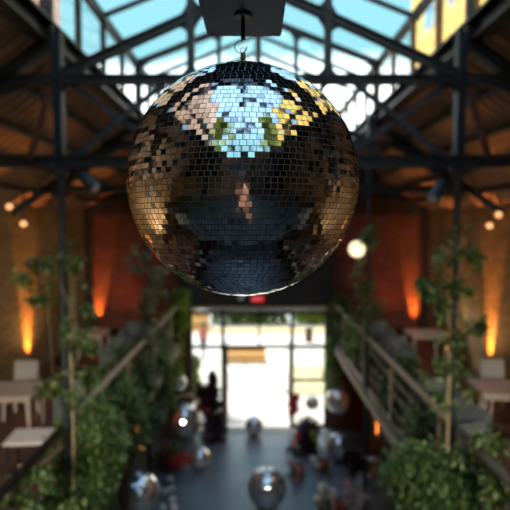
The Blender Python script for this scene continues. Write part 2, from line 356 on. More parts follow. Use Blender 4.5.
# ------------------------------------------------------------------ roof frames
FL = {1.36: 'overhead, carrying the mirror ball motor', 5.95: 'nearest seen, its posts at both sides of the picture', 10.55: 'second one down the hall beyond the ball',
      15.15: 'against the end wall', -3.24: 'behind the camera over the landing'}
for Y in FR:
    t = thing('roof_truss', 'dark blue steel roof truss, ' + FL[Y], 'roof truss', (0, Y, 0), 0, 'steel roof trusses')
    big = Y != FR[-1]
    for s in (-1, 1):
        p = MB().ibeam((s * GX, 0, 6.9), (s * GX, 0, 8.5), .11, .10, (0, 1, 0), .02); p.build('post_head', M['steel'], t); p = MB()
        p.tube([(s * GX, 0, (4.72 if Y < 0 else 0)), (s * GX, 0, 6.95)], .04, 12)
        p.build('post', M['steel'], t)
        if Y > 0: MB().lathe([(.09, 0), (.09, .03), (.05, .06)], 12, (s * GX, 0, GZ)).build('post_flange', M['steel'], t)
        MB().lathe([(.05, 0), (.09, .05), (.09, .09)], 12, (s * GX, 0, 6.85)).build('post_capital', M['steel'], t)
        MB().ibeam((s * (GX + .05), 0, ZT + .02), (0, 0, 9.02), .10, .10).build('top_chord', M['steel'], t)
        MB().beam((s * .78, 0, ZT), (s * .78, 0, ZRG - .4 * .78 - .05), .09, .085).build('strut', M['steel'], t)
        MB().ibeam((s * (CX + .05), 0, ZEV - .02), (0, 0, ZRG - .06), .09, .11).build('monitor_rafter', M['steel'], t)
        MB().beam((s * (CX - .06), 0, ZT + .3), (s * (CX - .06), 0, ZEV), .07, .08).build('monitor_post', M['steel'], t)
        MB().ibeam((s * (GX + .05), 0, ZS - .2), (s * 5.08, 0, 6.52), .1, .14).build('aisle_rafter', M['steel'], t)
        # curved arm out from the post to the aisle rafter
        pts = [(s * (2.35 + 1.75 * u), 0, 7.98 - 1.0 * u ** 1.8) for u in [i / 8 for i in range(9)]]
        a = MB()
        for i in range(8): a.beam(pts[i], pts[i + 1], .08, .1)
        a.build('curved_arm', M['steel'], t)
        MB().beam((s * 2.38, 0, 7.9), (s * 2.66, 0, ZL), .05, .07).build('red_strut', M['rust'], t)['label'] = 'red-brown painted strut'
        MB().beam((s * 2.2, .02, 7.95), (s * .9, .02, ZL), .03, .07).build('lattice_brace', M['steel'], t)
        MB().beam((s * 1.05, -.02, 7.95), (s * 2.2, -.02, ZL), .03, .06).build('lattice_brace', M['steel'], t)
        MB().beam((s * .78, .02, 7.95), (0, .02, ZL), .03, .06).build('lattice_brace', M['steel'], t)
        # gusset plates with hollowed edges
        zr = lambda x: ZRG - .4 * abs(x) - .06; zc = lambda x: 9.02 - (9.02 - ZT) * abs(x) / 2.35
        up = (0, 1); dn = (0, -1); out = (s * 1, -.43); inn = (-s * 1, .43); outr = (s * 1, -.4); innr = (-s * 1, .4); h = (s, 0); hi = (-s, 0)
        x = s * .78
        for c, d1, d2, L in (((x, zc(x)), dn, out, .3), ((x, zc(x)), dn, inn, .3), ((x, zc(x)), up, out, .3), ((x, zc(x)), up, inn, .3),
                             ((x, ZT), up, h, .27), ((x, ZT), up, hi, .27), ((x, zr(x)), dn, outr, .3), ((x, zr(x)), dn, innr, .3),
                             ((s * GX, ZT), dn, hi, .3), ((s * GX, ZT), dn, h, .35), ((s * (CX - .06), ZEV), dn, hi, .25), ((s * 2.35, ZT), hi, inn, .55),
                             ((s * GX, ZL), dn, hi, .22), ((s * GX, ZL), dn, h, .22)):
            MB().fillet(c, d1, d2, L, 0, .03).build('gusset_plate', M['steel'], t)
    MB().ibeam((-3.15, 0, ZT), (3.15, 0, ZT), .12, .10).build('tie_beam', M['steel'], t)
    MB().ibeam((-4.45, 0, ZL), (4.45, 0, ZL), .12, .13).build('lower_chord', M['steel'], t)
    MB().tube([(0, 0, ZL), (0, 0, ZRG - .1)], .018, 8).build('king_rod', M['steel'], t)

# ------------------------------------------------------------------ entrance screen
d = struct(MB().box(EX0, EX1, YE + .02, YE + .12, EZ - .10, EZ).build('window_7', M['transom']), 'black framed glazed entrance screen')
S = 4.23 / 4
ys = (YE + .04, YE + .11)
fr = MB()
for x in (EX0 + .03, EX0 + S - .03, EX1 - S - .02, EX1 - .03): fr.box(x - .055, x + .055, *ys, 0, EZ - .1)
fr.box(.08 - .03, .08 + .03, *ys, 2.55, EZ - .1)
fr.box(EX0, EX1, *ys, 3.56, 3.68); fr.box(EX0, EX1, *ys, 2.50, 2.60); fr.box(EX0, EX0 + S, *ys, 0, .12); fr.box(EX1 - S, EX1, *ys, 0, .12)
fr.box(EX1 - S, EX1, *ys, 1.48, 1.56); fr.box(EX0, EX0 + S, *ys, 1.0, 1.05)
fr.build('frame', M['blackmetal'], d)
MB().box(EX0, EX0 + S, YE + .07, YE + .08, 0, 2.55).build('glass', M['glass'], d)
MB().box(EX1 - S, EX1, YE + .07, YE + .08, 0, 2.55).build('glass', M['glass'], d)
MB().box(EX0, EX1, YE + .07, YE + .08, 2.55, EZ - .1).build('glass', M['glass'], d)
for k, (x, s) in enumerate(((EX0 + S + .02, 1), (EX1 - S - .06, -1))):
    dl = MB().box(x, x + .045, YE + .12, YE + 1.1, .02, .14).box(x, x + .045, YE + .12, YE + 1.1, 2.38, 2.5).box(x, x + .045, YE + .12, YE + .2, .02, 2.5).box(x, x + .045, YE + 1.02, YE + 1.1, .02, 2.5)
    dl = struct(dl.build('door_%d' % (k + 1), M['blackmetal']), 'glass door leaf standing open outwards')
    MB().box(x + .018, x + .026, YE + .2, YE + 1.02, .14, 2.38).build('glass', M['glass'], dl)
    MB().tube([(x + .022 - s * -.06, YE + .95, .9), (x + .022 + s * .06, YE + .95, 1.5)], .014, 8).build('door_handle', M['chrome'], dl)
struct(MB().box(EX0 + S, EX1 - S, YE - .35, YE + .15, 0, .012).build('trim_threshold', M['lintel']), 'pale threshold strip')

# exit sign
c = at(257.5, 299, YE - .12)
t = thing('exit_sign', 'small lit red exit sign above the entrance doors', 'sign', c)
MB().box(-.21, .21, 0, .05, -.1, .1).build('housing', M['blackmetal'], t, bevel=.008)
MB().box(-.19, .19, -.006, 0, -.085, .085).build('sign_face', M['exit'], t)
fc = bpy.data.curves.new('exit_text', 'FONT'); fc.body = 'EXIT'; fc.size = .15; fc.align_x = 'CENTER'; fc.align_y = 'CENTER'; fc.extrude = .002
fx_ = bpy.data.objects.new('tmp', fc); C.objects.link(fx_); bpy.context.view_layer.update()
lm = bpy.data.meshes.new_from_object(fx_.evaluated_get(bpy.context.evaluated_depsgraph_get())); bpy.data.objects.remove(fx_)
fo = bpy.data.objects.new('lettering', lm); C.objects.link(fo); fo.parent = t; fc = lm; lm.materials.clear(); fo.location = (0, -.01, 0); fo.rotation_euler = (R(90), 0, 0); fc.materials.append(M['exitletter'])
c = at(241, 298, YE - .12)
t = thing('emergency_light', 'small white emergency light beside the exit sign', 'emergency light', c)
MB().box(-.09, .09, 0, .06, -.05, .05).build('housing', M['ceramic'], t, bevel=.012)
MB().lathe([(.03, 0), (.035, .03), (.02, .05)], 12).build('lamp_head', M['ceramic'], t, loc=(0, -.01, -.08))

# ------------------------------------------------------------------ mirror balls
def ball_mesh(Rad, rows, seed, tilt, gap, thick, wide=1.0):
    rnd = random.Random(seed); mb = MB(); dz = math.pi / rows; tw = Rad * dz
    for i in range(rows):
        la = -math.pi / 2 + (i + .5) * dz; n = max(3, int(round(2 * math.pi * Rad * math.cos(la) / tw / wide))); off = rnd.random() * 6.283
        w = 2 * math.pi * Rad * math.cos(la) / n
        zone = [rnd.random() * 6.28 for _ in range(3)]
        for k in range(n):
            lo = off + 2 * math.pi * k / n
            nr = Vector((math.cos(la) * math.cos(lo), math.cos(la) * math.sin(lo), math.sin(la)))
            e = Vector((-math.sin(lo), math.cos(lo), 0)); u = nr.cross(e)
            pz = noise.noise(nr * 4.3 + Vector((seed, 0, 0)))
            sg = tilt * (1.0 + max(0, pz) * 4.0)
            if rnd.random() < .05: sg = tilt * 5
            a, b = rnd.gauss(0, sg), rnd.gauss(0, sg)
            n2 = (nr + e * a + u * b).normalized(); e2 = (e - n2 * e.dot(n2)).normalized(); u2 = n2.cross(e2)
            c = nr * Rad; hw = (w - gap) / 2 * rnd.uniform(.965, 1); hh = (tw - gap) / 2 * rnd.uniform(.965, 1)
            q = [(-1, -1), (1, -1), (1, 1), (-1, 1)]
            mb.add([c + e2 * x * hw + u2 * y * hh for x, y in q] + [c + e2 * x * hw + u2 * y * hh - nr * thick for x, y in q],
                   [(0, 1, 2, 3), (0, 4, 5, 1), (1, 5, 6, 2), (2, 6, 7, 3), (3, 7, 4, 0)])
    return mb
BC = at(243.2, 182, 1.355)
RB = .2995
big = thing('mirror_ball', 'huge mirror-tiled ball hanging in the centre in front of everything', 'mirror ball', (BC.x, BC.y, BC.z - RB))
def sphere(r, n=48):
    return MB().lathe([(max(.0005, r * math.sin(math.pi * i / n)), r - r * math.cos(math.pi * i / n)) for i in range(n + 1)], 2 * n)
sphere(RB - .0015, 64).build('core', M['grout'], big, smooth=True, loc=(0, 0, .0015))
ball_mesh(RB, 74, 5, .012, .0010, .0012, 1.14).build('mirror_tiles', M['tile'], big, loc=(0, 0, RB))
cap = MB().lathe([(.026, 0), (.026, .002), (.0075, .004), (.0065, .016), (.0075, .02), (.0062, .034)], 24)
cap.build('hanging_cap', M['brass'], big, smooth=False, loc=(0, 0, 2 * RB - .001))
MB().tube([(.007 * math.cos(a), 0, .040 + .007 * math.sin(a)) for a in [i * math.pi / 8 for i in range(17)]], .0011, 6).build('eye_ring', M['chrome'], big, loc=(0, 0, 2 * RB))
# motor + drive shaft
TOPZ = BC.z + RB
UZ = at(243, 14, 1.355).z          # underside of motor
mo = thing('mirror_ball_motor', 'dark navy box motor the big mirror ball hangs from', 'motor', (BC.x, BC.y, UZ))
hw = .107
bx = MB().box(-hw, hw, -.16, .16, 0, .15)
bx.build('housing', M['motor'], mo, bevel=.003)
MB().box(-hw + .012, hw - .012, -.148, .148, -.0025, .001).build('bottom_plate', M['motor'], mo, bevel=.001)
MB().lathe([(.021, -.009), (.024, -.006), (.024, .003)], 28).build('shaft_collar', M['blackmetal'], mo)
MB().lathe([(.005, -.066), (.0062, -.06), (.0055, -.03), (.0048, 0)], 16).build('drive_shaft', M['blackmetal'], mo, smooth=False)
ring = [(.016 * math.cos(a), 0, .016 * math.sin(a)) for a in [R(70) + i * R(300) / 18 for i in range(19)]]
MB().tube(ring, .0013, 8).build('split_ring', M['chrome'], mo, smooth=True, loc=(-.006, 0, -.083))
for sx in (-1, 1):
    for sy in (-1, 1):
        MB().lathe([(.0045, -.0045), (.005, -.0025), (.005, 0)], 12).build('screw', M['blackmetal'], mo, loc=(sx * (hw - .02), sy * .135, 0))
MB().box(-.05, .05, -.02, .02, .15, .17).tube([(0, 0, .16), (0, 0, ZT - .05 - UZ)], .017, 12).build('suspension_pole', M['blackmetal'], mo)
MB().tube([(hw - .03, -.02, .03), (hw + .012, -.02, .035), (hw + .03, -.02, .07), (hw + .02, -.02, .12), (.06, 0, .2), (.02, 0, .3), (.02, 0, .9)], .0045, 8).build('power_cable', M['blackmetal'], mo, smooth=True)

# small balls share one pair of meshes
unit = ball_mesh(1, 34, 11, .05, .011, .008)
unit_o = unit.build('mirror_tiles', M['tile'])
core_o = sphere(.99, 32).build('core', M['palecore'], smooth=True)
ring_o = MB().tube([(.09 * math.cos(a), 0, .1 + .09 * math.sin(a)) for a in [i * math.pi / 8 for i in range(17)]], .018, 6).build('hanging_ring', M['chrome'], smooth=True)
BALLS = [  # px, py, radius px, depth, hung, label
    (254, 425, 9.5, 15.25, 0, 'small mirror ball on the floor in the middle of the open doorway'),
    (267, 488.5, 20, 11.3, 0, 'large mirror ball on the nave floor, the foremost one near the aisle centre'),
    (139, 494, 21.5, 8.6, 2, 'large pale mirror ball at the bottom by the foot of the leafy plants'),
    (184, 421, 17, 14.6, 0, 'big mirror ball inside the cream rim-light hoop left of the entrance'),
    (200, 458, 10.5, 13.2, 0, 'small mirror ball on the floor below the cream rim-light hoop, beside red flowers'),
    (178, 382, 8.5, 14.9, 1, 'small mirror ball hung above the cream rim-light hoop beside the lime plant'),
    (312, 403, 7, 15.0, 1, 'smallest mirror ball, hung in front of the right side window of the entrance'),
    (338, 400, 13, 14.6, 1, 'mirror ball hung right of the entrance in front of dark greenery'),
    (340, 447, 14, 13.5, 0, 'mirror ball on the floor beside the red flowers and dark table'),
]
for k, (px, py, rp, Y, hung, lab) in enumerate(BALLS):
    c = at(px, py, Y); r = rp * Y / 510
    if not hung:
        for _ in range(30):      # keep the ball on the floor: solve the depth
            c = at(px, py, Y); r = rp * Y / 510
            Y -= (r - c.z) * 1.6
        c = at(px, py, Y); r = rp * Y / 510
    t = thing('mirror_ball', lab, 'mirror ball', (c.x, c.y, c.z - r), random.Random(k).random() * 6, 'small mirror balls')
    for src, z in ((unit_o, 1), (core_o, .01), (ring_o, 2)):
        o = src if k == 0 else src.copy()
        if k: C.objects.link(o)
        o.parent = t; o.scale = (r, r, r); o.location = (0, 0, r * z)
    if hung == 2:
        pl = thing('plinth', 'black plinth under the large pale mirror ball at the bottom', 'plinth', (c.x, c.y, 0))
        MB().box(-.2, .2, -.2, .2, 0, c.z - r - .012).build('body', M['blackmetal'], pl, bevel=.008); MB().lathe([(.16, 0), (.16, .02), (.12, .02)], 24).build('ring_cup', M['blackmetal'], pl, loc=(0, 0, c.z - r - .012))
    if hung == 1:
        MB().tube([(0, 0, 2 * r + .15 * r), (0, 0, ZL - c.z + r - .06)], .004, 6).build('suspension_wire', M['blackmetal'], t)

# ------------------------------------------------------------------ lamps
def spot(loc, direction, energy, col, size, blend=.6, rad=.03):
    l = bpy.data.lights.new('spot', 'SPOT'); l.energy = energy; l.color = col; l.spot_size = R(size); l.spot_blend = blend; l.shadow_soft_size = rad
    o = bpy.data.objects.new('lamp_light', l); C.objects.link(o); o.location = loc
    o.rotation_euler = Vector(direction).to_track_quat('-Z', 'Y').to_euler(); return o
def uplight(x, y, z, energy, col, label, size=26, lean=(0, 0), group='amber floor uplights'):
    t = thing('floor_uplight', label, 'uplight', (x, y, z), 0, group)
    MB().lathe([(.07, 0), (.07, .02), (.045, .03), (.055, .05), (.055, .16), (.05, .165)], 18).build('housing', M['blackmetal'], t)
    MB().lathe([(.043, .166), (.043, .17)], 18).build('lens', M['orangelens'], t)
    if z > 1 and size < 40 and y < 15: spot((x * .88, y, z + .25), (x * .05, .0, 1), 26, (1, .58, .24), 120, 1, .1)  # extra wide light without a fixture, added to brighten the side wall
    s = spot((x, y, z + .19), (lean[0] * 4.5, lean[1] * 2.5, 1), energy * 2.4, col, size * 1.3)
AMB = (1, .30, .04); RED = (1, .16, .04)
uplight(-4.96, 11.2, GZ, 150, AMB, 'uplight at the foot of the left gallery wall, washing it amber', 24, (-.03, 0))
uplight(4.96, 11.0, GZ, 170, AMB, 'uplight at the foot of the right gallery wall beyond the table', 24, (.03, 0))
uplight(4.96, 13.1, GZ, 100, AMB, 'uplight on the right gallery wall seen through post foliage', 22, (.03, 0))
uplight(-4.0, 2.2, GZ, 75, (1, .80, .58), 'added unseen uplight brightening the left gallery wall beside the camera landing', 85, (-.12, 0))  # both landing uplights are added, to brighten the walls the ball mirrors
uplight(4.0, 2.2, GZ, 14, (1, .80, .58), 'added unseen uplight brightening the right gallery wall beside the camera landing', 85, (.12, 0))
uplight(-4.96, 6.6, GZ, 120, AMB, 'uplight on the left gallery wall outside the picture edge', 26, (-.03, 0))
uplight(4.96, 6.6, GZ, 120, AMB, 'uplight on the right gallery wall outside the picture edge', 26, (.03, 0))
c = at(93, 340, 15.2); uplight(-4.78, 15.25, GZ, 90, AMB, 'uplight in the red brick corner of the left gallery', 22, (0, .05))
c = at(421, 341, 15.2); uplight(4.78, 15.25, GZ, 110, AMB, 'uplight in the red brick corner of the right gallery', 22, (0, .05))
spot((-4.0, 14.3, GZ + .2), (.0, .5, 1), 20, RED, 90, 1); spot((4.0, 14.3, GZ + .2), (0, .5, 1), 20, RED, 90, 1)
uplight(-3.16, 13.7, 0, 130, AMB, 'uplight on the ground floor under the left gallery', 26, (-.02, 0))
uplight(3.16, 13.7, 0, 170, AMB, 'uplight on the ground floor under the right gallery beside the dark table', 26, (.02, 0))
# high theatre spots lighting the roof
def stage_spot(px, py, Y, aim, label, top, lit=True, m='motor', r=.07, L=.26):
    c = at(px, py, Y); t = thing('stage_spotlight', label, 'spotlight', c, 0, 'spotlights under the trusses')
    q = Vector(aim).normalized(); b = MB(); n = 16
    b.tube([-q * L / 2, -q * L * .35, q * L * .3, q * L * .5], [r * .6, r * .85, r, r * 1.05], 16).build('can', M[m], t, smooth=False)
    b2 = MB(); b2.tube([(0, 0, 0), (0, 0, top - c.z)], .014, 8); b2.box(-.03, .03, -.03, .03, top - c.z - .04, top - c.z + .05)
    b2.build('clamp_bracket', M['blackmetal'], t)
    MB().tube([q * L * .5, q * (L * .5 + .006)], [r * .9, r * .88], 16).build('lens', M['lampwarm'] if lit else M['chrome'], t)
    return c
stage_spot(438, 190, 5.9, (-.45, -.2, -.75), 'blue-grey spotlight under the right end of the nearest truss', ZL - .05, False, 'steel')
stage_spot(88, 181, 5.9, (.6, -.2, -.55), 'blue-grey spotlight under the left end of the nearest truss', ZL - .05, False, 'steel')
for px, py, lab, sx in ((23, 222, 'lit spotlight low beside the left brick wall', -1), (9, 205, 'lit spotlight higher at the left picture edge', -1),
                    (490, 224, 'lit spotlight low beside the right brick wall', 1), (499, 213, 'lit spotlight at the right picture edge, the upper of two', 1)):
    stage_spot(px, py, 10.5, (-sx * .45, -.8, -.35), lab, ZL - .05, True, 'blackmetal', .07, .2)
for s in (-1, 1):
    for y, e in ((4.2, 13), (8.3, 50), (12.7, 55)):
        spot((s * 4.8, y, 5.9), (-s * .5, .05, 1), e, (1, .42, .14) if y < 5 else (1, .33, .07), 75 if y < 5 else 58, .8, .08)
        tt = thing('roof_uplight', 'small roof uplight on the %s gallery wall, %s' % ('left' if s < 0 else 'right', {4.2: 'nearest of three', 8.3: 'middle of three', 12.7: 'farthest of three'}[y]), 'uplight', (s * 4.8, y, 5.75), 0, 'roof uplights on the gallery walls')
        MB().lathe([(.03, 0), (.06, .03), (.06, .12)], 14).box(*sorted((0, s * .3)), -.02, .02, .0, .03).build('housing', M['blackmetal'], tt)
        MB().lathe([(.05, .121), (.05, .125)], 14).build('lens', M['orangelens'], tt)
def fill(x, y, z, aim, e, label, size=95, col=(1, .86, .68)):  # out-of-view fill lamps, added to brighten plants, galleries and the person
    t = thing('fill_spotlight', label, 'spotlight', (x, y, z), 0, 'track lights added above the landing'); q = Vector(aim).normalized()
    MB().tube([-q * .12, q * .10], [.05, .06], 16).build('can', M['blackmetal'], t); MB().tube([(0, 0, 0), (0, 0, ZL - .05 - z)], .012, 8).build('clamp_bracket', M['blackmetal'], t)
    MB().tube([q * .10, q * .104], [.052, .05], 16).build('lens', M['lampwarm'], t)
    spot(Vector((x, y, z)) + q * .13, aim, e, col, size, 1, .1)
fill(-2.0, -3.24, 6.75, (-.28, 1, -.29), 950, 'track light added above the landing, brightening the left gallery', 42)
fill(2.0, -3.24, 6.75, (.28, 1, -.29), 850, 'track light added above the landing, brightening the right gallery', 42)
fill(-1.2, -3.24, 6.75, (.0, 1, -.30), 240, 'track light added above the landing, brightening the nave, left one', 27)
fill(1.2, -3.24, 6.75, (.0, 1, -.30), 240, 'track light added above the landing, brightening the nave, right one', 27)
fill(1.5, 1.36, 6.9, (-.45, -1, -.4), 110, 'track light added above the landing, brightening the person', 50)
# glowing globe pendant
c = at(357, 249, 10.4)
t = thing('globe_lamp', 'glowing cream globe lamp right of the big ball', 'lamp', c)
sphere(.165, 20).build('globe', M['globe'], t, smooth=True, loc=(0, 0, -.165))
MB().tube([(0, 0, .13), (0, 0, ZL - c.z - .06)], .01, 8).lathe([(.04, .125), (.045, .15), (.015, .19)], 14).build('stem', M['blackmetal'], t)

# ------------------------------------------------------------------ foliage
def foliage(clusters, n, size, seed, droop=.25, long=1.9):
    rnd = random.Random(seed); mb = MB(); tot = sum(max(.02, (r[0] * r[1] * r[2])) ** .66 for c, r in clusters)
    V = mb.v; F = mb.f
    for c, r in clusters:
        m = int(n * max(.02, (r[0] * r[1] * r[2])) ** .66 / tot); c = Vector(c)
        subs = []
        for _ in range(max(3, m // 22)):
            while True:
                p = Vector((rnd.uniform(-1, 1), rnd.uniform(-1, 1), rnd.uniform(-1, 1)))
                if p.length < 1: break
            p *= (.55 + .45 * p.length); subs.append((c + Vector((p.x * r[0], p.y * r[1], p.z * r[2])), p))
        for i in range(m):
            sc, p = subs[rnd.randrange(len(subs))]
            q = sc + Vector((rnd.gauss(0, .5), rnd.gauss(0, .5), rnd.gauss(0, .5))) * (min(r) * .42)
            d = Vector((rnd.gauss(0, 1), rnd.gauss(0, 1), rnd.gauss(0, .7) - droop)) + p * .9
            if d.length < .01: continue
            d.normalize(); a = d.cross(Vector((rnd.gauss(0, .4), rnd.gauss(0, .4), 1)))
            if a.length < .01: continue
            a.normalize(); nn = a.cross(d); L = size * rnd.uniform(.6, 1.3); w = L / long / 2
            k = len(V)
            tip = q + d * L - Vector((0, 0, L * .15))
            for v in (q, q + d * L * .45 + a * w + nn * w * .3, tip, q + d * L * .45 - a * w + nn * w * .3, q + d * L * .5): V.append(tuple(v))
            F.append((k, k + 1, k + 4)); F.append((k + 1, k + 2, k + 4)); F.append((k, k + 4, k + 3)); F.append((k + 4, k + 2, k + 3))
    me = bpy.data.meshes.new('foliage'); me.from_pydata(V, [], F); me.update()
    for p in me.polygons: p.use_smooth = False
    return me
def plant(name, label, cat, group, base, clusters, n, size, m, seed, stem='darkbark', sr=.008, pot=None, droop=.25, long=1.9, bloom=None, nstem=1):
    base = Vector(base); t = thing(name, label, cat, base, 0, group)
    cl = [(Vector(c) - base, r) for c, r in clusters]
    me = foliage(cl, n, size, seed, droop, long); me.materials.append(M[m]); o = bpy.data.objects.new('foliage', me); C.objects.link(o); o.parent = t
    rnd = random.Random(seed + 1); sb = MB(); last = Vector((0, 0, 0))
    for c, r in cl:
        for _ in range(nstem):
            e = c + Vector((rnd.uniform(-.6, .6) * r[0], rnd.uniform(-.6, .6) * r[1], rnd.uniform(0, .7) * r[2]))
            mid = last.lerp(e, .5) + Vector((rnd.uniform(-.05, .05), rnd.uniform(-.05, .05), .06))
            sb.tube([last, mid, e], [sr, sr * .8, sr * .5], 6)
        if (c - last).length > .9: last = c
    sb.build('stem', M[stem], t)
    if pot:
        w, h = pot
        MB().lathe([(w * .75, 0), (w, h * .9), (w * 1.06, h * .92), (w * 1.06, h), (w * .9, h), (w * .88, h * .9)], 20).build('pot', M['planter'], t, loc=(0, 0, 0))
    if bloom:
        for k, (bc, br, bn, bs, bm_) in enumerate(bloom):
            me = foliage([(Vector(bc) - base, br)], bn, bs, seed + 9 + k, 0, 1.1); me.name = 'flowers'; me.materials.append(M[bm_])
            o = bpy.data.objects.new('flowers', me); C.objects.link(o); o.parent = t
    return t
def A(px, py, Y, rx, ry, rz): return (at(px, py, Y), (rx, ry, rz))
G1 = 'leafy plants along the left gallery rail'; G2 = 'leafy plants along the right gallery rail'
def edge(s, y): return (s * (GX - .02), y, GZ - .02)
plant('trailing_plant', 'bushy trailing plant at the lower left, the biggest on the left rail', 'plant', G1, edge(-1, 6.4),
      [A(92, 430, 6.3, .38, .35, .38), A(84, 478, 6.2, .36, .35, .42), A(72, 500, 5.9, .35, .3, .3), A(104, 446, 6.6, .26, .3, .35), A(60, 462, 6.2, .22, .2, .2), A(82, 508, 6.3, .3, .3, .3)], 9500, .075, 'leaf_mid', 1)
plant('trailing_plant', 'trailing plant spilling over the left rail behind the biggest one', 'plant', G1, edge(-1, 8.3),
      [A(118, 405, 8.2, .45, .35, .5), A(128, 435, 8.3, .3, .3, .4), A(96, 385, 8.2, .22, .2, .3)], 5500, .08, 'leaf_mid', 2)
plant('trailing_plant', 'dark trailing plant halfway along the left rail above the amber ground uplight', 'plant', G1, edge(-1, 10.2),
      [A(140, 385, 10.1, .42, .35, .6), A(148, 420, 10.1, .3, .3, .35), A(128, 360, 10.1, .3, .3, .3)], 4200, .085, 'leaf_dark', 3)
plant('trailing_plant', 'trailing plant near the far end of the left rail', 'plant', G1, edge(-1, 12.3),
      [A(158, 360, 12.2, .4, .35, .8), A(163, 395, 12.3, .3, .3, .4)], 3600, .09, 'leaf_mid', 4)
plant('tall_bamboo', 'tall yellow-green screening plant against the left side of the entrance', 'plant', None, (-2.35, 14.75, 0),
      [A(176, 322, 14.8, .32, .25, .75), A(172, 360, 14.8, .3, .25, .8), A(180, 300, 14.8, .2, .2, .35)], 3600, .12, 'leaf_lime', 5, sr=.02)
plant('climbing_plant', 'pale leafy climber around the foot of the second left post', 'plant', None, (-2.3, 10.4, GZ),
      [A(145, 300, 10.4, .3, .2, .5), A(138, 262, 10.4, .26, .2, .3), A(152, 335, 10.4, .3, .2, .35), A(160, 280, 10.4, .2, .2, .3)], 950, .1, 'leaf_pale', 6)
plant('climbing_plant', 'climber twining up the nearest left post', 'plant', None, (-2.2, 5.85, GZ),
      [A(72, 262, 5.85, .16, .15, .22), A(80, 300, 5.85, .2, .15, .25), A(70, 330, 5.85, .16, .15, .25), A(84, 345, 5.85, .2, .15, .22), A(74, 380, 5.85, .25, .2, .25), A(48, 262, 5.85, .2, .15, .12), A(28, 275, 5.85, .2, .15, .14), A(45, 300, 5.85, .15, .15, .2), A(50, 385, 5.9, .2, .2, .2)], 1500, .07, 'leaf_mid', 7, 'bark', .007)
plant('trailing_plant', 'bright leafy sprig at the bottom left picture corner', 'plant', G1, edge(-1, 5.2),
      [A(14, 500, 4.7, .25, .2, .16), A(34, 480, 4.9, .18, .2, .12)], 420, .085, 'leaf_mid', 8)
# right side
plant('trailing_plant', 'bushy trailing plant at the lower right, the biggest on the right rail', 'plant', G2, edge(1, 5.9),
      [A(440, 482, 5.8, .5, .35, .33), A(412, 470, 5.9, .35, .3, .3), A(475, 470, 5.6, .25, .25, .25), A(455, 505, 5.5, .45, .3, .22), A(425, 500, 5.9, .35, .3, .25)], 8500, .08, 'leaf_mid', 11)
plant('trailing_plant', 'loose trailing plant on the right rail beneath the pale handrail', 'plant', G2, edge(1, 7.4),
      [A(424, 425, 7.3, .32, .3, .42), A(440, 410, 7.2, .25, .25, .3), A(420, 452, 7.3, .25, .3, .25)], 2800, .08, 'leaf_dark', 12)
plant('trailing_plant', 'trailing plant halfway along the right rail', 'plant', G2, edge(1, 9.4),
      [A(394, 380, 9.3, .26, .3, .4), A(405, 368, 9.3, .25, .3, .25), A(392, 405, 9.2, .2, .25, .25)], 2400, .085, 'leaf_dark', 13)
plant('trailing_plant', 'trailing plant toward the far end of the right rail', 'plant', G2, edge(1, 11.8),
      [A(358, 340, 11.8, .3, .3, .5), A(368, 365, 11.8, .22, .3, .3)], 2200, .085, 'leaf_mid', 14)
plant('tall_bamboo', 'tall deep green screening plant against the right side of the entrance', 'plant', None, (2.5, 14.8, 0),
      [A(338, 325, 14.8, .34, .25, .75), A(336, 365, 14.8, .34, .25, .75), A(345, 310, 14.8, .25, .2, .4)], 4600, .12, 'leaf_mid', 15, sr=.02)
plant('climbing_plant', 'leafy climber around the second right post under the globe lamp', 'plant', None, (2.3, 10.4, GZ),
      [A(368, 235, 10.4, .2, .2, .35), A(362, 275, 10.4, .2, .2, .4), A(372, 310, 10.4, .25, .2, .4), A(352, 330, 10.4, .3, .2, .4)], 1300, .1, 'leaf_mid', 16)
plant('climbing_plant', 'bushy climber twining up the nearest right post', 'plant', None, (2.2, 5.85, GZ),
      [A(462, 240, 5.85, .2, .15, .22), A(445, 258, 5.85, .18, .15, .14), A(452, 285, 5.85, .22, .15, .16), A(432, 288, 5.85, .14, .12, .1), A(470, 262, 5.85, .14, .12, .12), A(440, 308, 5.85, .16, .15, .16), A(455, 340, 5.85, .2, .15, .2), A(474, 322, 5.85, .18, .12, .12), A(440, 365, 5.85, .25, .2, .2), A(452, 395, 5.85, .25, .2, .22), A(425, 282, 5.85, .12, .1, .06)], 1700, .08, 'leaf_mid', 17, 'bark', .007)
plant('trailing_plant', 'leafy sprig at the right picture edge below the grey handrail', 'plant', G2, edge(1, 5.0),
      [A(492, 440, 5.2, .2, .2, .1), A(500, 480, 4.9, .2, .2, .22)], 500, .085, 'leaf_mid', 18)
# wooden trellis battens on the near posts
for s, px in ((-1, 71), (1, 449)):
    b = MB(); p = at(px, 350, 5.85); b.tube([(p.x, 5.84, GZ), (p.x + .01, 5.84, 4.0), (p.x, 5.84, 4.85)], .014, 8)
    tag(b.build('bamboo_cane', M['paletimber'], smooth=True), 'pale cane standing against the nearest %s post' % ('left' if s < 0 else 'right'), 'cane', 'canes by the posts')

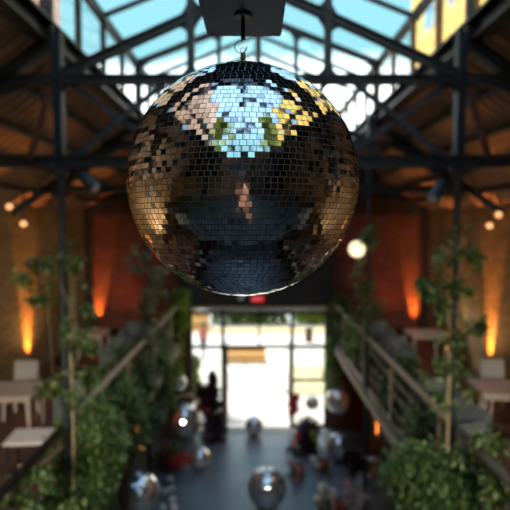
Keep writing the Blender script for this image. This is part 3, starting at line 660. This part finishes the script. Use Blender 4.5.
# handrails
def handrail(s, y0, y1, m, label, cables=True):
    t = thing('gallery_handrail', label, 'handrail', (s * GX, 0, GZ), 0, 'gallery handrails')
    MB().box(-.045, .045, y0, y1, .97, 1.03).build('rail', M[m], t, bevel=.01)
    y = y0 + .25
    while y < y1:
        MB().box(-.025, .025, y - .025, y + .025, 0, .97).build('baluster', M[m], t); y += 2.3
    if cables:
        for z in (.25, .5, .75): MB().tube([(0, y0, z), (0, y1, z)], .005, 6).build('rail_cable', M['chrome'], t)
handrail(-1, 6.35, 15.0, 'paletimber', 'pale timber handrail rising diagonally along the left gallery edge')
handrail(1, 6.1, 15.0, 'paletimber', 'pale timber handrail along the right gallery edge')
handrail(-1, 1.5, 5.7, 'blackmetal', 'dark metal handrail at the lower left picture corner')
handrail(1, 1.5, 5.75, 'lintel', 'grey metal handrail at the lower right picture edge')
# lower pale rail outside left edge
t = thing('lower_handrail', 'thin pale lower rail among plants at the bottom left', 'handrail', (0, 0, 0))
a = at(70, 441, 6.4); b = at(18, 485, 4.9)
MB().tube([a, b], .022, 8).build('rail', M['paletimber'], t)
MB().tube([at(26, 478, 5.1), Vector((at(26, 478, 5.1).x, 5.1, GZ - .1))], .018, 8).build('support_post', M['paletimber'], t)
MB().tube([at(60, 449, 6.1), Vector((at(60, 449, 6.1).x, 6.1, GZ - .1))], .018, 8).build('support_post', M['paletimber'], t)

# ------------------------------------------------------------------ gallery furniture
def mk_table():
    t = thing('cafe_table', '', 'table', (0, 0, 0), 0, 'gallery tables')
    MB().box(-.45, .45, -.4, .4, .72, .76).build('tabletop', M['greytop'], t, bevel=.01)
    for x in (-.38, .38):
        for y in (-.33, .33): MB().beam((x, y, 0), (x, y, .72), .045, .045, (1, 0, 0)).build('leg', M['greytop'], t)
    MB().box(-.38, .38, -.34, -.32, .64, .72).build('apron', M['greytop'], t); MB().box(-.38, .38, .32, .34, .64, .72).build('apron', M['greytop'], t)
    return t
def mk_chair():
    t = thing('dining_chair', '', 'chair', (0, 0, 0), 0, 'pale gallery chairs')
    MB().box(-.22, .22, -.22, .22, .43, .48).build('seat', M['palefab'], t, bevel=.018)
    b = MB()
    for i in range(4):
        x0, x1 = -.21 + i * .105, -.21 + (i + 1) * .105; c0 = .03 * (1 - ((x0) / .21) ** 2); c1 = .03 * (1 - (x1 / .21) ** 2)
        b.add([(x0, .2 + c0, .5), (x1, .2 + c1, .5), (x1, .27 + c1, .92), (x0, .27 + c0, .92), (x0, .23 + c0, .5), (x1, .23 + c1, .5), (x1, .3 + c1, .92), (x0, .3 + c0, .92)],
              [(0, 1, 2, 3), (7, 6, 5, 4), (0, 4, 5, 1), (3, 2, 6, 7)] + ([(0, 3, 7, 4)] if i == 0 else []) + ([(1, 5, 6, 2)] if i == 3 else []))
    b.build('backrest', M['palefab'], t)
    for x in (-.19, .19):
        MB().beam((x * 1.1, -.2, 0), (x, -.18, .44), .03, .03, (1, 0, 0)).build('leg', M['whitetop'], t)
        MB().beam((x * 1.1, .24, 0), (x, .2, .52), .03, .03, (1, 0, 0)).build('leg', M['whitetop'], t)
    return t
def mk_armchair():
    t = thing('tub_armchair', '', 'armchair', (0, 0, 0), 0, 'blue-grey armchairs')
    MB().box(-.22, .22, -.3, .2, .2, .42).build('seat', M['greyfab'], t, bevel=.03)
    MB().box(-.32, .32, .18, .31, .1, .70).build('backrest', M['greyfab'], t, bevel=.035)
    for s in (-1, 1): MB().box(*sorted((s * .21, s * .32)), -.3, .2, .1, .58).build('armrest', M['greyfab'], t, bevel=.035)
    for x in (-.27, .27):
        for y in (-.26, .26): MB().beam((x, y, 0), (x, y, .12), .03, .03, (1, 0, 0)).build('leg', M['blackmetal'], t)
    return t
def mk_stool():
    t = thing('square_side_table', '', 'side table', (0, 0, 0), 0, 'low white side tables')
    MB().box(-.27, .27, -.25, .25, .44, .48).build('tabletop', M['whitetop'], t, bevel=.008)
    for x in (-.22, .22):
        for y in (-.2, .2): MB().beam((x, y, 0), (x, y, .44), .03, .03, (1, 0, 0)).build('leg', M['blackmetal'], t)
    return t
tb, ch, ac, st = mk_table(), mk_chair(), mk_armchair(), mk_stool()
def put(proto, first, loc, rz, label, used={}):
    if id(proto) not in used:
        used[id(proto)] = 1; proto.location = loc; proto.rotation_euler = (0, 0, rz); proto['label'] = label; return proto
    return dup(proto, loc, rz, label)
for (x, y, rz, lab) in ((-3.95, 8.0, .1, 'grey table at the left picture edge'), (3.95, 8.1, -.1, 'grey table at the right picture edge'),
                        (-4.1, 12.3, 0, 'grey table far down the left gallery by the red brick'), (4.1, 12.3, 0, 'grey table far down the right gallery by the red brick')):
    put(tb, 0, (x, y, GZ), rz, lab)
for (x, y, rz, lab) in ((-4.15, 8.75, 0, 'pale chair behind the left edge table'), (-4.6, 7.6, 1.4, 'pale chair outside the left picture edge'),
                        (4.25, 8.85, 0, 'pale chair behind the right edge table'), (4.65, 7.7, -1.5, 'pale chair outside the right picture edge'), (4.0, 7.25, 3.1, 'pale chair in front of the right edge table')):
    put(ch, 0, (x, y, GZ), rz, lab)
for (x, y, rz, lab) in ((-2.95, 8.3, -.3, 'blue-grey armchair beside the left edge table'), (3.05, 8.45, .3, 'blue-grey armchair beside the right edge table'),
                        (-3.25, 11.7, -.4, 'blue-grey armchair far left behind post foliage'), (3.3, 11.8, .3, 'blue-grey armchair far right behind rail plants'), (-3.3, 13.6, -.2, 'farthest blue-grey armchair on the left gallery'),
                        (3.35, 13.7, .2, 'farthest blue-grey armchair on the right gallery'), (2.95, 7.3, -1.2, 'blue-grey armchair close behind the right rail')):
    put(ac, 0, (x, y, GZ), rz, lab)
for (x, y, rz, lab) in ((-3.15, 6.85, .1, 'low white side table at the left picture edge'), (-2.75, 8.9, .2, 'low white side table beside the left armchair'), (3.9, 6.45, 0, 'low white side table at the right picture edge')):
    put(st, 0, (x, y, GZ), rz, lab)

# ------------------------------------------------------------------ nave floor dressing
c = at(361, 461, 12.6); tx, ty = c.x, c.y
t = thing('round_table', 'dark round table near the right ground uplight', 'table', (tx, ty, 0))
MB().lathe([(.52, .73), (.55, .745), (.55, .77), (.53, .78)], 36).build('tabletop', M['blackmetal'], t)
MB().lathe([(.28, 0), (.28, .02), (.05, .06), (.04, .7), (.12, .73)], 20).build('pedestal', M['blackmetal'], t)
# hoop shaped to stand in for rim light on the mirror ball
c = at(184, 421, 14.75)
t = thing('rim_light_hoop', 'added cream hoop in place of the rim light on the mirror ball left of the entrance', 'hoop stand', (c.x + .05, 15.1, 0))
rr = .66; zc_ = c.z + .0
MB().tube([(rr * math.cos(a), 0, zc_ + rr * math.sin(a)) for a in [i * 2 * math.pi / 36 for i in range(37)]], .055, 8, False).build('hoop', M['palefab'] if 0 else M['paletimber'], t, smooth=True)
MB().box(-.3, .3, -.15, .15, 0, .03).box(-.04, .04, -.03, .03, 0, max(.05, zc_ - rr)).build('base', M['paletimber'], t)
# flower arrangements
def arr(label, px, py, Y, clusters, n, size, m, seed, bloom=None, pot=(.16, .3), z0=0):
    b = at(px, py, Y); return plant('flower_arrangement', label, 'flower arrangement', 'flower arrangements along the nave', (b.x, Y, z0), clusters, n, size, m, seed, pot=pot, bloom=bloom, nstem=2)
arr('tall dark flower arrangement at the left side of the open doorway', 210, 440, 14.7,
    [A(210, 405, 14.7, .36, .2, .4), A(207, 392, 14.7, .3, .18, .28), A(218, 425, 14.6, .24, .2, .3), A(213, 379, 14.7, .06, .06, .2), A(214, 442, 14.6, .36, .25, .3)], 6500, .12, 'leaf_black', 31,
    [(at(203, 412, 14.5), (.12, .1, .16), 60, .09, 'petal_red'), (at(212, 432, 14.4), (.2, .1, .1), 70, .09, 'petal_purple')], (.2, .5))
arr('tall arrangement with red branches at the right side of the open doorway', 310, 470, 14.0,
    [A(308, 432, 14.0, .32, .25, .4), A(304, 455, 13.8, .4, .3, .35), A(318, 468, 13.6, .4, .3, .3), A(300, 478, 13.4, .3, .3, .25)], 5000, .12, 'leaf_black', 32,
    [(at(293, 402, 14.0), (.1, .08, .3), 300, .13, 'petal_red'), (at(288, 393, 14.0), (.14, .08, .08), 50, .08, 'petal_pink'), (at(304, 428, 13.8), (.3, .1, .14), 140, .10, 'petal_purple'),
     (at(300, 440, 13.6), (.3, .1, .12), 90, .1, 'petal_red'), (at(318, 436, 13.7), (.16, .1, .2), 60, .09, 'leaf_lime')], (.2, .5))
arr('red flower cluster on the floor left of the small mirror ball', 172, 470, 12.9,
    [A(172, 452, 12.9, .35, .25, .3), A(160, 462, 12.9, .3, .2, .2)], 900, .1, 'leaf_dark', 33,
    [(at(175, 459, 12.7), (.36, .15, .15), 380, .10, 'petal_red'), (at(166, 446, 12.7), (.1, .1, .12), 40, .08, 'petal_red'), (at(176, 465, 12.7), (.14, .1, .06), 40, .08, 'petal_rust')])
arr('red flowers right beside the mirror ball under the right gallery', 356, 460, 13.3,
    [A(357, 450, 13.3, .2, .2, .2)], 300, .1, 'leaf_dark', 34, [(at(357, 447, 13.2), (.22, .14, .18), 260, .12, 'petal_red')])
arr('rust orange flower arrangement between dark foliage and a mirror ball', 323, 478, 12.7,
    [A(322, 470, 12.7, .25, .2, .2)], 500, .1, 'leaf_dark', 35, [(at(324, 467, 12.5), (.14, .12, .1), 60, .09, 'petal_rust'), (at(319, 460, 12.5), (.16, .12, .08), 50, .09, 'petal_white')])
arr('pinkish grey plume arrangement at the bottom beside the lower right plant', 375, 508, 10.6,
    [A(372, 490, 10.6, .45, .3, .28), A(385, 500, 10.4, .35, .3, .22), A(356, 497, 10.6, .28, .25, .16)], 2400, .09, 'leaf_grey', 36, [(at(352, 482, 10.5), (.14, .1, .06), 40, .08, 'petal_pink')], (.2, .25))
arr('dusky pink flowers left of the tall dark arrangement foot', 297, 480, 12.4,
    [A(296, 480, 12.4, .25, .2, .2)], 300, .1, 'leaf_dark', 37, [(at(293, 468, 12.3), (.12, .1, .22), 90, .09, 'petal_pink'), (at(299, 479, 12.2), (.16, .1, .1), 60, .09, 'petal_pink')])
arr('white and yellow flower bunch at the bottom right of the nave', 325, 510, 10.9,
    [A(325, 500, 10.9, .22, .2, .16)], 250, .1, 'leaf_dark', 38, [(at(324, 497, 10.8), (.26, .2, .18), 200, .13, 'petal_white')])
arr('small scarlet flower bunch at the bottom picture edge', 342, 513, 10.8,
    [A(343, 508, 10.8, .14, .14, .1)], 150, .1, 'leaf_dark', 39, [(at(342, 505, 10.7), (.12, .1, .08), 60, .08, 'petal_red')])
# candles
c0 = None
cd = thing('candle_globe', '', 'candle', (0, 0, 0), 0, 'white globe candles in a line')
MB().lathe([(.03, 0), (.06, .02), (.078, .07), (.075, .11), (.055, .15), (.05, .15)], 16).build('holder', M['white'], cd, smooth=True)
MB().tube([(0, 0, .15), (0, 0, .17)], .004, 5).build('wick', M['blackmetal'], cd)
for i, (px, py, Y, lab) in enumerate(((170, 480, 12.3, 'white globe candle at the far end of the floor line'), (166, 492.5, 11.75, 'white globe candle second from the far end, left one of a pair'),
                                 (172, 489.5, 11.85, 'white globe candle second from the far end, right one of a pair'), (172, 500, 11.4, 'white globe candle fourth down the line, near the bottom'),
                                 (163, 508, 11.15, 'white globe candle at the bottom of the picture, left one'), (174, 508, 11.15, 'white globe candle at the bottom of the picture, right one'))):
    for _ in range(20): p = at(px, py, Y); Y += (p.z - .08) * 1.6
    p = at(px, py, Y)
    if i == 0: cd.location = (p.x, p.y, 0); cd['label'] = lab
    else: dup(cd, (p.x, p.y, 0), 0, lab)
# pale pillar candle by the plume arrangement
p = at(387, 482, 10.9); t = thing('candle_pillar', 'tall pale pink pillar candle beside the grey plumes', 'candle', (p.x, p.y, 0))
MB().lathe([(.12, 0), (.12, .02), (.03, .05), (.03, p.z - .2), (.09, p.z - .17), (.09, p.z - .15)], 18).build('holder', M['blackmetal'], t)
MB().lathe([(.07, 0), (.07, .36), (.06, .37)], 18).build('candle', M['petal_wax'] if 'petal_wax' in M else M['white'], t, loc=(0, 0, p.z - .15))

# ------------------------------------------------------------------ people
def person(name, label, loc, rz, joints, radii, edges, top, legs, hair=True, head=None, group=None, split=None):
    t = thing(name, label, 'person', loc, rz, group)
    me = bpy.data.meshes.new('body'); me.from_pydata(joints, edges, []); me.update()
    o = bpy.data.objects.new('body', me); C.objects.link(o); o.parent = t; me.materials.append(top)
    md = o.modifiers.new('skin', 'SKIN'); sd = me.skin_vertices[0].data
    for i, r in enumerate(radii): sd[i].radius = r if isinstance(r, tuple) else (r, r)
    sd[0].use_root = True
    s2 = o.modifiers.new('sub', 'SUBSURF'); s2.levels = 2; s2.render_levels = 2
    md.use_smooth_shade = True
    return t, o
# the photographer (seen only in the mirror ball), holding a phone at the camera
PZ = 4.72; ex, ey = EYE.x, -.42
J = [(0, 0, .95), (0, 0, 1.15), (0, 0, 1.38), (0, .0, 1.47), (0, .03, 1.55), (0, .05, 1.68),
     (-.19, 0, 1.40), (-.26, .10, 1.17), (-.10, .33, 1.50), (-.065, .385, 1.57),
     (.19, 0, 1.40), (.26, .10, 1.17), (.10, .33, 1.50), (.065, .385, 1.57),
     (-.10, 0, .9), (-.11, .02, .5), (-.12, 0, .09), (-.12, .15, .04),
     (.10, 0, .9), (.11, .02, .5), (.12, 0, .09), (.12, .15, .04)]
RJ = [(.15, .11), (.145, .1), (.16, .1), .055, .075, .095, .06, .048, .034, .03, .06, .048, .034, .03, .1, .065, .045, .04, .1, .065, .045, .04]
E = [(0, 1), (1, 2), (2, 3), (3, 4), (4, 5), (2, 6), (6, 7), (7, 8), (8, 9), (2, 10), (10, 11), (11, 12), (12, 13), (0, 14), (14, 15), (15, 16), (16, 17), (0, 18), (18, 19), (19, 20), (20, 21)]
def zonemat(name, skin, top, low, z1, z2, yarm=9, shoe=None):
    m = bpy.data.materials.new(name); nt, p = nodes(m); L = nt.links
    tc = nt.nodes.new('ShaderNodeTexCoord'); sp = nt.nodes.new('ShaderNodeSeparateXYZ'); L.new(tc.outputs['Object'], sp.inputs[0])
    def gt(s, v):
        n = nt.nodes.new('ShaderNodeMath'); n.operation = 'GREATER_THAN'; n.inputs[1].default_value = v; L.new(s, n.inputs[0]); return n.outputs[0]
    def mix(f, a, b):
        n = nt.nodes.new('ShaderNodeMixRGB'); L.new(f, n.inputs[0])
        for i, c in ((1, a), (2, b)):
            if isinstance(c, tuple): n.inputs[i].default_value = (*c, 1)
            else: L.new(c, n.inputs[i])
        return n.outputs[0]
    c = mix(gt(sp.outputs['Z'], z1), low, top); c = mix(gt(sp.outputs['Z'], z2), c, skin); c = mix(gt(sp.outputs['Y'], yarm), c, skin)
    L.new(c, p.inputs['Base Color']); p.inputs['Roughness'].default_value = .8; return m
pm = zonemat('photographer clothing', (.62, .34, .24), (.04, .04, .045), (.045, .085, .15), .97, 1.45, .06)
t, body = person('person', 'person in dark top and jeans raising a phone, mirrored in the big ball', (ex, ey, PZ), 0, J, RJ, E, pm, None)
hb = MB(); hb.lathe([(.012, .13), (.06, .12), (.095, .07), (.108, 0), (.1, -.05), (.09, -.08)], 24)
h = hb.build('hair', M['hair'], t, smooth=True, loc=(0, .01, 1.68))
nb = MB(); nb.tube([(0, .135, 1.70), (0, .163, 1.665), (0, .145, 1.655)], [.008, .014, .01], 8)
nb.build('nose', M['skin'], t, smooth=True)
for s in (-1, 1):
    for k, dzz in enumerate((.0, .021, .042, .063)):
        MB().tube([(s * .07, .375, 1.545 + dzz), (s * .085, .4, 1.55 + dzz), (s * .083, .413, 1.552 + dzz), (s * .06, .418, 1.553 + dzz)], [.0085, .0085, .008, .007], 8).build('finger', M['skin'], t, smooth=True)
    MB().tube([(s * .06, .375, 1.55), (s * .045, .385, 1.59), (s * .04, .392, 1.605)], [.011, .01, .008], 8).build('thumb', M['skin'], t, smooth=True)
ph = thing('phone', 'dark phone held up by the mirrored person', 'phone', (EYE.x, -.012, EYE.z))
MB().box(-.079, .079, -.008, 0, -.05, .028).build('case', M['blackmetal'], ph, bevel=.003)
# walker outside
c = at(203.5, 362, 23.6)
J2 = [(0, 0, .92), (0, 0, 1.12), (0, 0, 1.36), (0, 0, 1.45), (0, .01, 1.52), (0, .02, 1.63), (-.17, 0, 1.37), (-.2, -.03, 1.1), (-.19, .08, .86), (.17, 0, 1.37), (.2, .03, 1.1), (.19, .0, .86),
      (-.09, 0, .88), (-.09, .12, .48), (-.09, .14, .08), (-.09, .27, .03), (.09, 0, .88), (.09, -.06, .48), (.09, -.22, .1), (.09, -.1, .03)]
RJ2 = [(.14, .1), (.12, .09), (.145, .09), .05, .07, .09, .055, .042, .03, .055, .042, .03, .09, .06, .04, .035, .09, .06, .04, .035]
E2 = [(0, 1), (1, 2), (2, 3), (3, 4), (4, 5), (2, 6), (6, 7), (7, 8), (2, 9), (9, 10), (10, 11), (0, 12), (12, 13), (13, 14), (14, 15), (0, 16), (16, 17), (17, 18), (18, 19)]
pm2 = zonemat('walker clothing', (.6, .34, .25), (.55, .14, .14), (.03, .03, .05), .95, 1.44)
t, body2 = person('person', 'person in a pink top walking outside the entrance', (c.x, 23.6, 0), 2.6, J2, RJ2, E2, pm2, None)
MB().lathe([(.012, .12), (.055, .11), (.088, .06), (.1, 0), (.09, -.07), (.08, -.14)], 20).build('hair', M['hair'], t, smooth=True, loc=(0, -.015, 1.63))

# ------------------------------------------------------------------ outside
struct(MB().box(-30, 30, YE + .3, 30.5, -.2, 0).box(-30, 30, 30.5, 60, -.22, -.02).build('ground', M['paving']), 'pale sunlit paving outside')
struct(MB().box(-30, 30, 28.9, 30.8, -.1, .03).build('path', M['sand']), 'tan gravel border outside')
struct(MB().box(1.4, 30, 18.6, 22.4, -.1, .04).build('lawn', M['lawn']), 'dry lawn outside right of the doors')
def hedge(label, x0, x1, y, h, seed, m='leaf_mid', n=7500, size=.26):
    cl = [(Vector((x, y, h * .5)), (.9, .5, h * .5)) for x in [x0 + (x1 - x0) * i / 4 for i in range(5)]]
    plant('hedge', label, 'hedge', 'hedges outside', ((x0 + x1) / 2, y, 0), cl, n, size, m, seed, droop=0, sr=.03)
hedge('green hedge outside behind the middle of the entrance', -2.2, 1.3, 32.3, 1.7, 51)
hedge('green hedge outside seen through the right of the entrance', 3.3, 4.6, 32.3, 1.5, 52, 'leaf_lime')
hedge('dark hedge outside at the far left of the entrance view', -9, -5.4, 35.5, 2.0, 53)
p = at(193, 395, 18.2)
plant('potted_shrub', 'lime green shrub just outside the left side window', 'shrub', None, (p.x, 18.2, 0), [A(192, 372, 18.2, .26, .25, .75), A(193, 396, 18.2, .3, .25, .5)], 4500, .13, 'leaf_lime', 54, pot=(.25, .35), droop=0)
for (x, lab) in ((-4.8, 'tall yellow-green tree behind the hall, left one in the ball reflection'), (5.6, 'tall yellow-green tree behind the hall, right one in the ball reflection')):
    plant('tall_tree', lab, 'tree', 'trees behind the hall', (x, -9.6, 0), [(Vector((x, -9.6, 18)), (1.8, 1.5, 3.4)), (Vector((x + .5, -9.4, 14)), (1.9, 1.5, 2)), (Vector((x, -9.6, 21)), (1.1, 1.1, 1.6))], 3500, .5, 'leaf_lime', 71, sr=.16, droop=0)
# timber benches
def planterbox(label, px0, px1, pyb, h):
    Y = 20
    for _ in range(30): Y += at(px0, pyb, Y).z * 2.2
    a = at(px0, pyb, Y); b = at(px1, pyb, Y)
    t = thing('timber_bench', label, 'bench', ((a.x + b.x) / 2, Y, 0), 0, 'tan timber benches outside'); w = (b.x - a.x) / 2
    MB().box(-w, w, -.3, .3, h - .08, h).build('seat', M['tanwood'], t, bevel=.01)
    MB().box(-w, w, .25, .32, h, h + .25).build('backrest', M['tanwood'], t, bevel=.01)
    for x in (-w + .08, 0, w - .08): MB().box(x - .07, x + .07, -.28, .28, 0, h - .08).build('leg', M['tanwood'], t)
    MB().box(-w + .1, w - .1, -.27, -.22, .1, h - .1).build('front_board', M['tanwood'], t)
planterbox('long tan timber bench outside straight behind the doors', 224, 266, 361.5, .42)
planterbox('tan timber bench outside at the left, beyond the first side window', 187, 209, 329, .6)
# litter bin outside right
p = at(309, 341, 29)
for _ in range(10): pass
t = thing('litter_bin', 'brown litter bin outside beyond the right side window', 'bin', (at(309, 341, 27).x, 27.1, 0))
MB().lathe([(.17, 0), (.2, .08), (.2, .62), (.18, .66)], 18).build('body', M['rust'], t); MB().lathe([(.22, .66), (.22, .70), (.12, .78)], 18).build('lid', M['blackmetal'], t)
# garden wall beyond
tag(MB().box(-14, -3.7, 31.8, 32.1, 0, 1.5).build('garden_wall', M['creamwall']), 'low cream boarded wall outside beyond the left of the entrance', 'wall')
# neighbouring buildings
def house(label, x0, x1, y0, y1, h, m, face, wins):
    t = thing('neighbouring_building', label, 'building', ((x0 + x1) / 2, (y0 + y1) / 2, 0), 0, 'buildings beside the hall')
    cx, cy = (x0 + x1) / 2, (y0 + y1) / 2
    MB().box(x0 - cx, x1 - cx, y0 - cy, y1 - cy, 0, h).build('wall', M[m], t)
    MB().box(x0 - cx - .2, x1 - cx + .2, y0 - cy - .2, y1 - cy + .2, h, h + .3).build('roof', M['lintel'], t)
    s = 1 if face > 0 else -1; fx = (x1 if s > 0 else x0) - cx
    for (y, z, w, hh) in wins:
        f = MB().box(*sorted((fx, fx + s * .08)), y - cy - w / 2 - .1, y - cy + w / 2 + .1, z - .1, z + hh + .1).build('window_surround', M['whitetop'], t)
        MB().box(*sorted((fx + s * .06, fx + s * .1)), y - cy - w / 2, y - cy + w / 2, z, z + hh).build('pane', M['blueglass'], f)
M['blueglass'] = mat('sky blue reflecting pane', (.25, .42, .60), .12, .3, .1, 1)
house('golden brick building beside the hall, seen through the right clerestory', 9.5, 15, -16, 32, 26, 'brick_gold', -1, [(y, z, 1.3, 1.7) for y in (-10, -6.5, -3, .5, 4, 7.5, 11, 14.5, 18, 21.5, 25, 28.5) for z in (9.2, 13.2, 17, 21)])
house('pink brick building beside the hall, seen through the left clerestory', -14, -9.0, -16, 24, 30, 'brick_pink', 1, [(y, z, 1.2, 1.7) for y in (-10, -3, 4.2, 11.4, 18.6) for z in (9.2, 14)])

# ------------------------------------------------------------------ daylight
w = bpy.data.worlds.new('sky'); SC.world = w; w.use_nodes = True; nt = w.node_tree; L = nt.links
bg = nt.nodes['Background']; tc = nt.nodes.new('ShaderNodeTexCoord'); sp = nt.nodes.new('ShaderNodeSeparateXYZ'); L.new(tc.outputs['Generated'], sp.inputs[0])
nz = nt.nodes.new('ShaderNodeTexNoise'); nz.inputs['Scale'].default_value = 2.2; nz.inputs['Detail'].default_value = 5; L.new(tc.outputs['Generated'], nz.inputs['Vector'])
ma = nt.nodes.new('ShaderNodeMath'); ma.operation = 'MULTIPLY_ADD'; ma.inputs[1].default_value = .16; L.new(nz.outputs['Fac'], ma.inputs[0]); L.new(sp.outputs['Z'], ma.inputs[2])
cr = nt.nodes.new('ShaderNodeValToRGB'); L.new(ma.outputs[0], cr.inputs[0]); e = cr.color_ramp.elements
e[0].position = .0; e[0].color = (1.3, 1.25, 1.2, 1)
e[1].position = 1; e[1].color = (.23, .35, .51, 1)
k = e.new(.33); k.color = (1.2, 1.22, 1.22, 1)
k = e.new(.39); k.color = (.13, .27, .30, 1)
k = e.new(.60); k.color = (.13, .26, .31, 1)
k = e.new(.80); k.color = (.24, .36, .50, 1)
L.new(cr.outputs[0], bg.inputs[0]); bg.inputs[1].default_value = 1.0
sun = bpy.data.lights.new('sun', 'SUN'); sun.energy = 1.5; sun.angle = R(3); sun.color = (1, .93, .8)
so = bpy.data.objects.new('sun', sun); C.objects.link(so); so.rotation_euler = Vector((.5, -.45, -.74)).to_track_quat('-Z', 'Y').to_euler(); so.location = (-20, -20, 30)

SC.view_settings.view_transform = 'Standard'; SC.view_settings.look = 'None'; SC.view_settings.gamma = 1; SC.view_settings.use_curve_mapping = False
SC.view_settings.exposure = 1.92
SC.cycles.max_bounces = 10; SC.cycles.transparent_max_bounces = 16; SC.cycles.use_denoising = True
SC.cycles.sample_clamp_indirect = 6
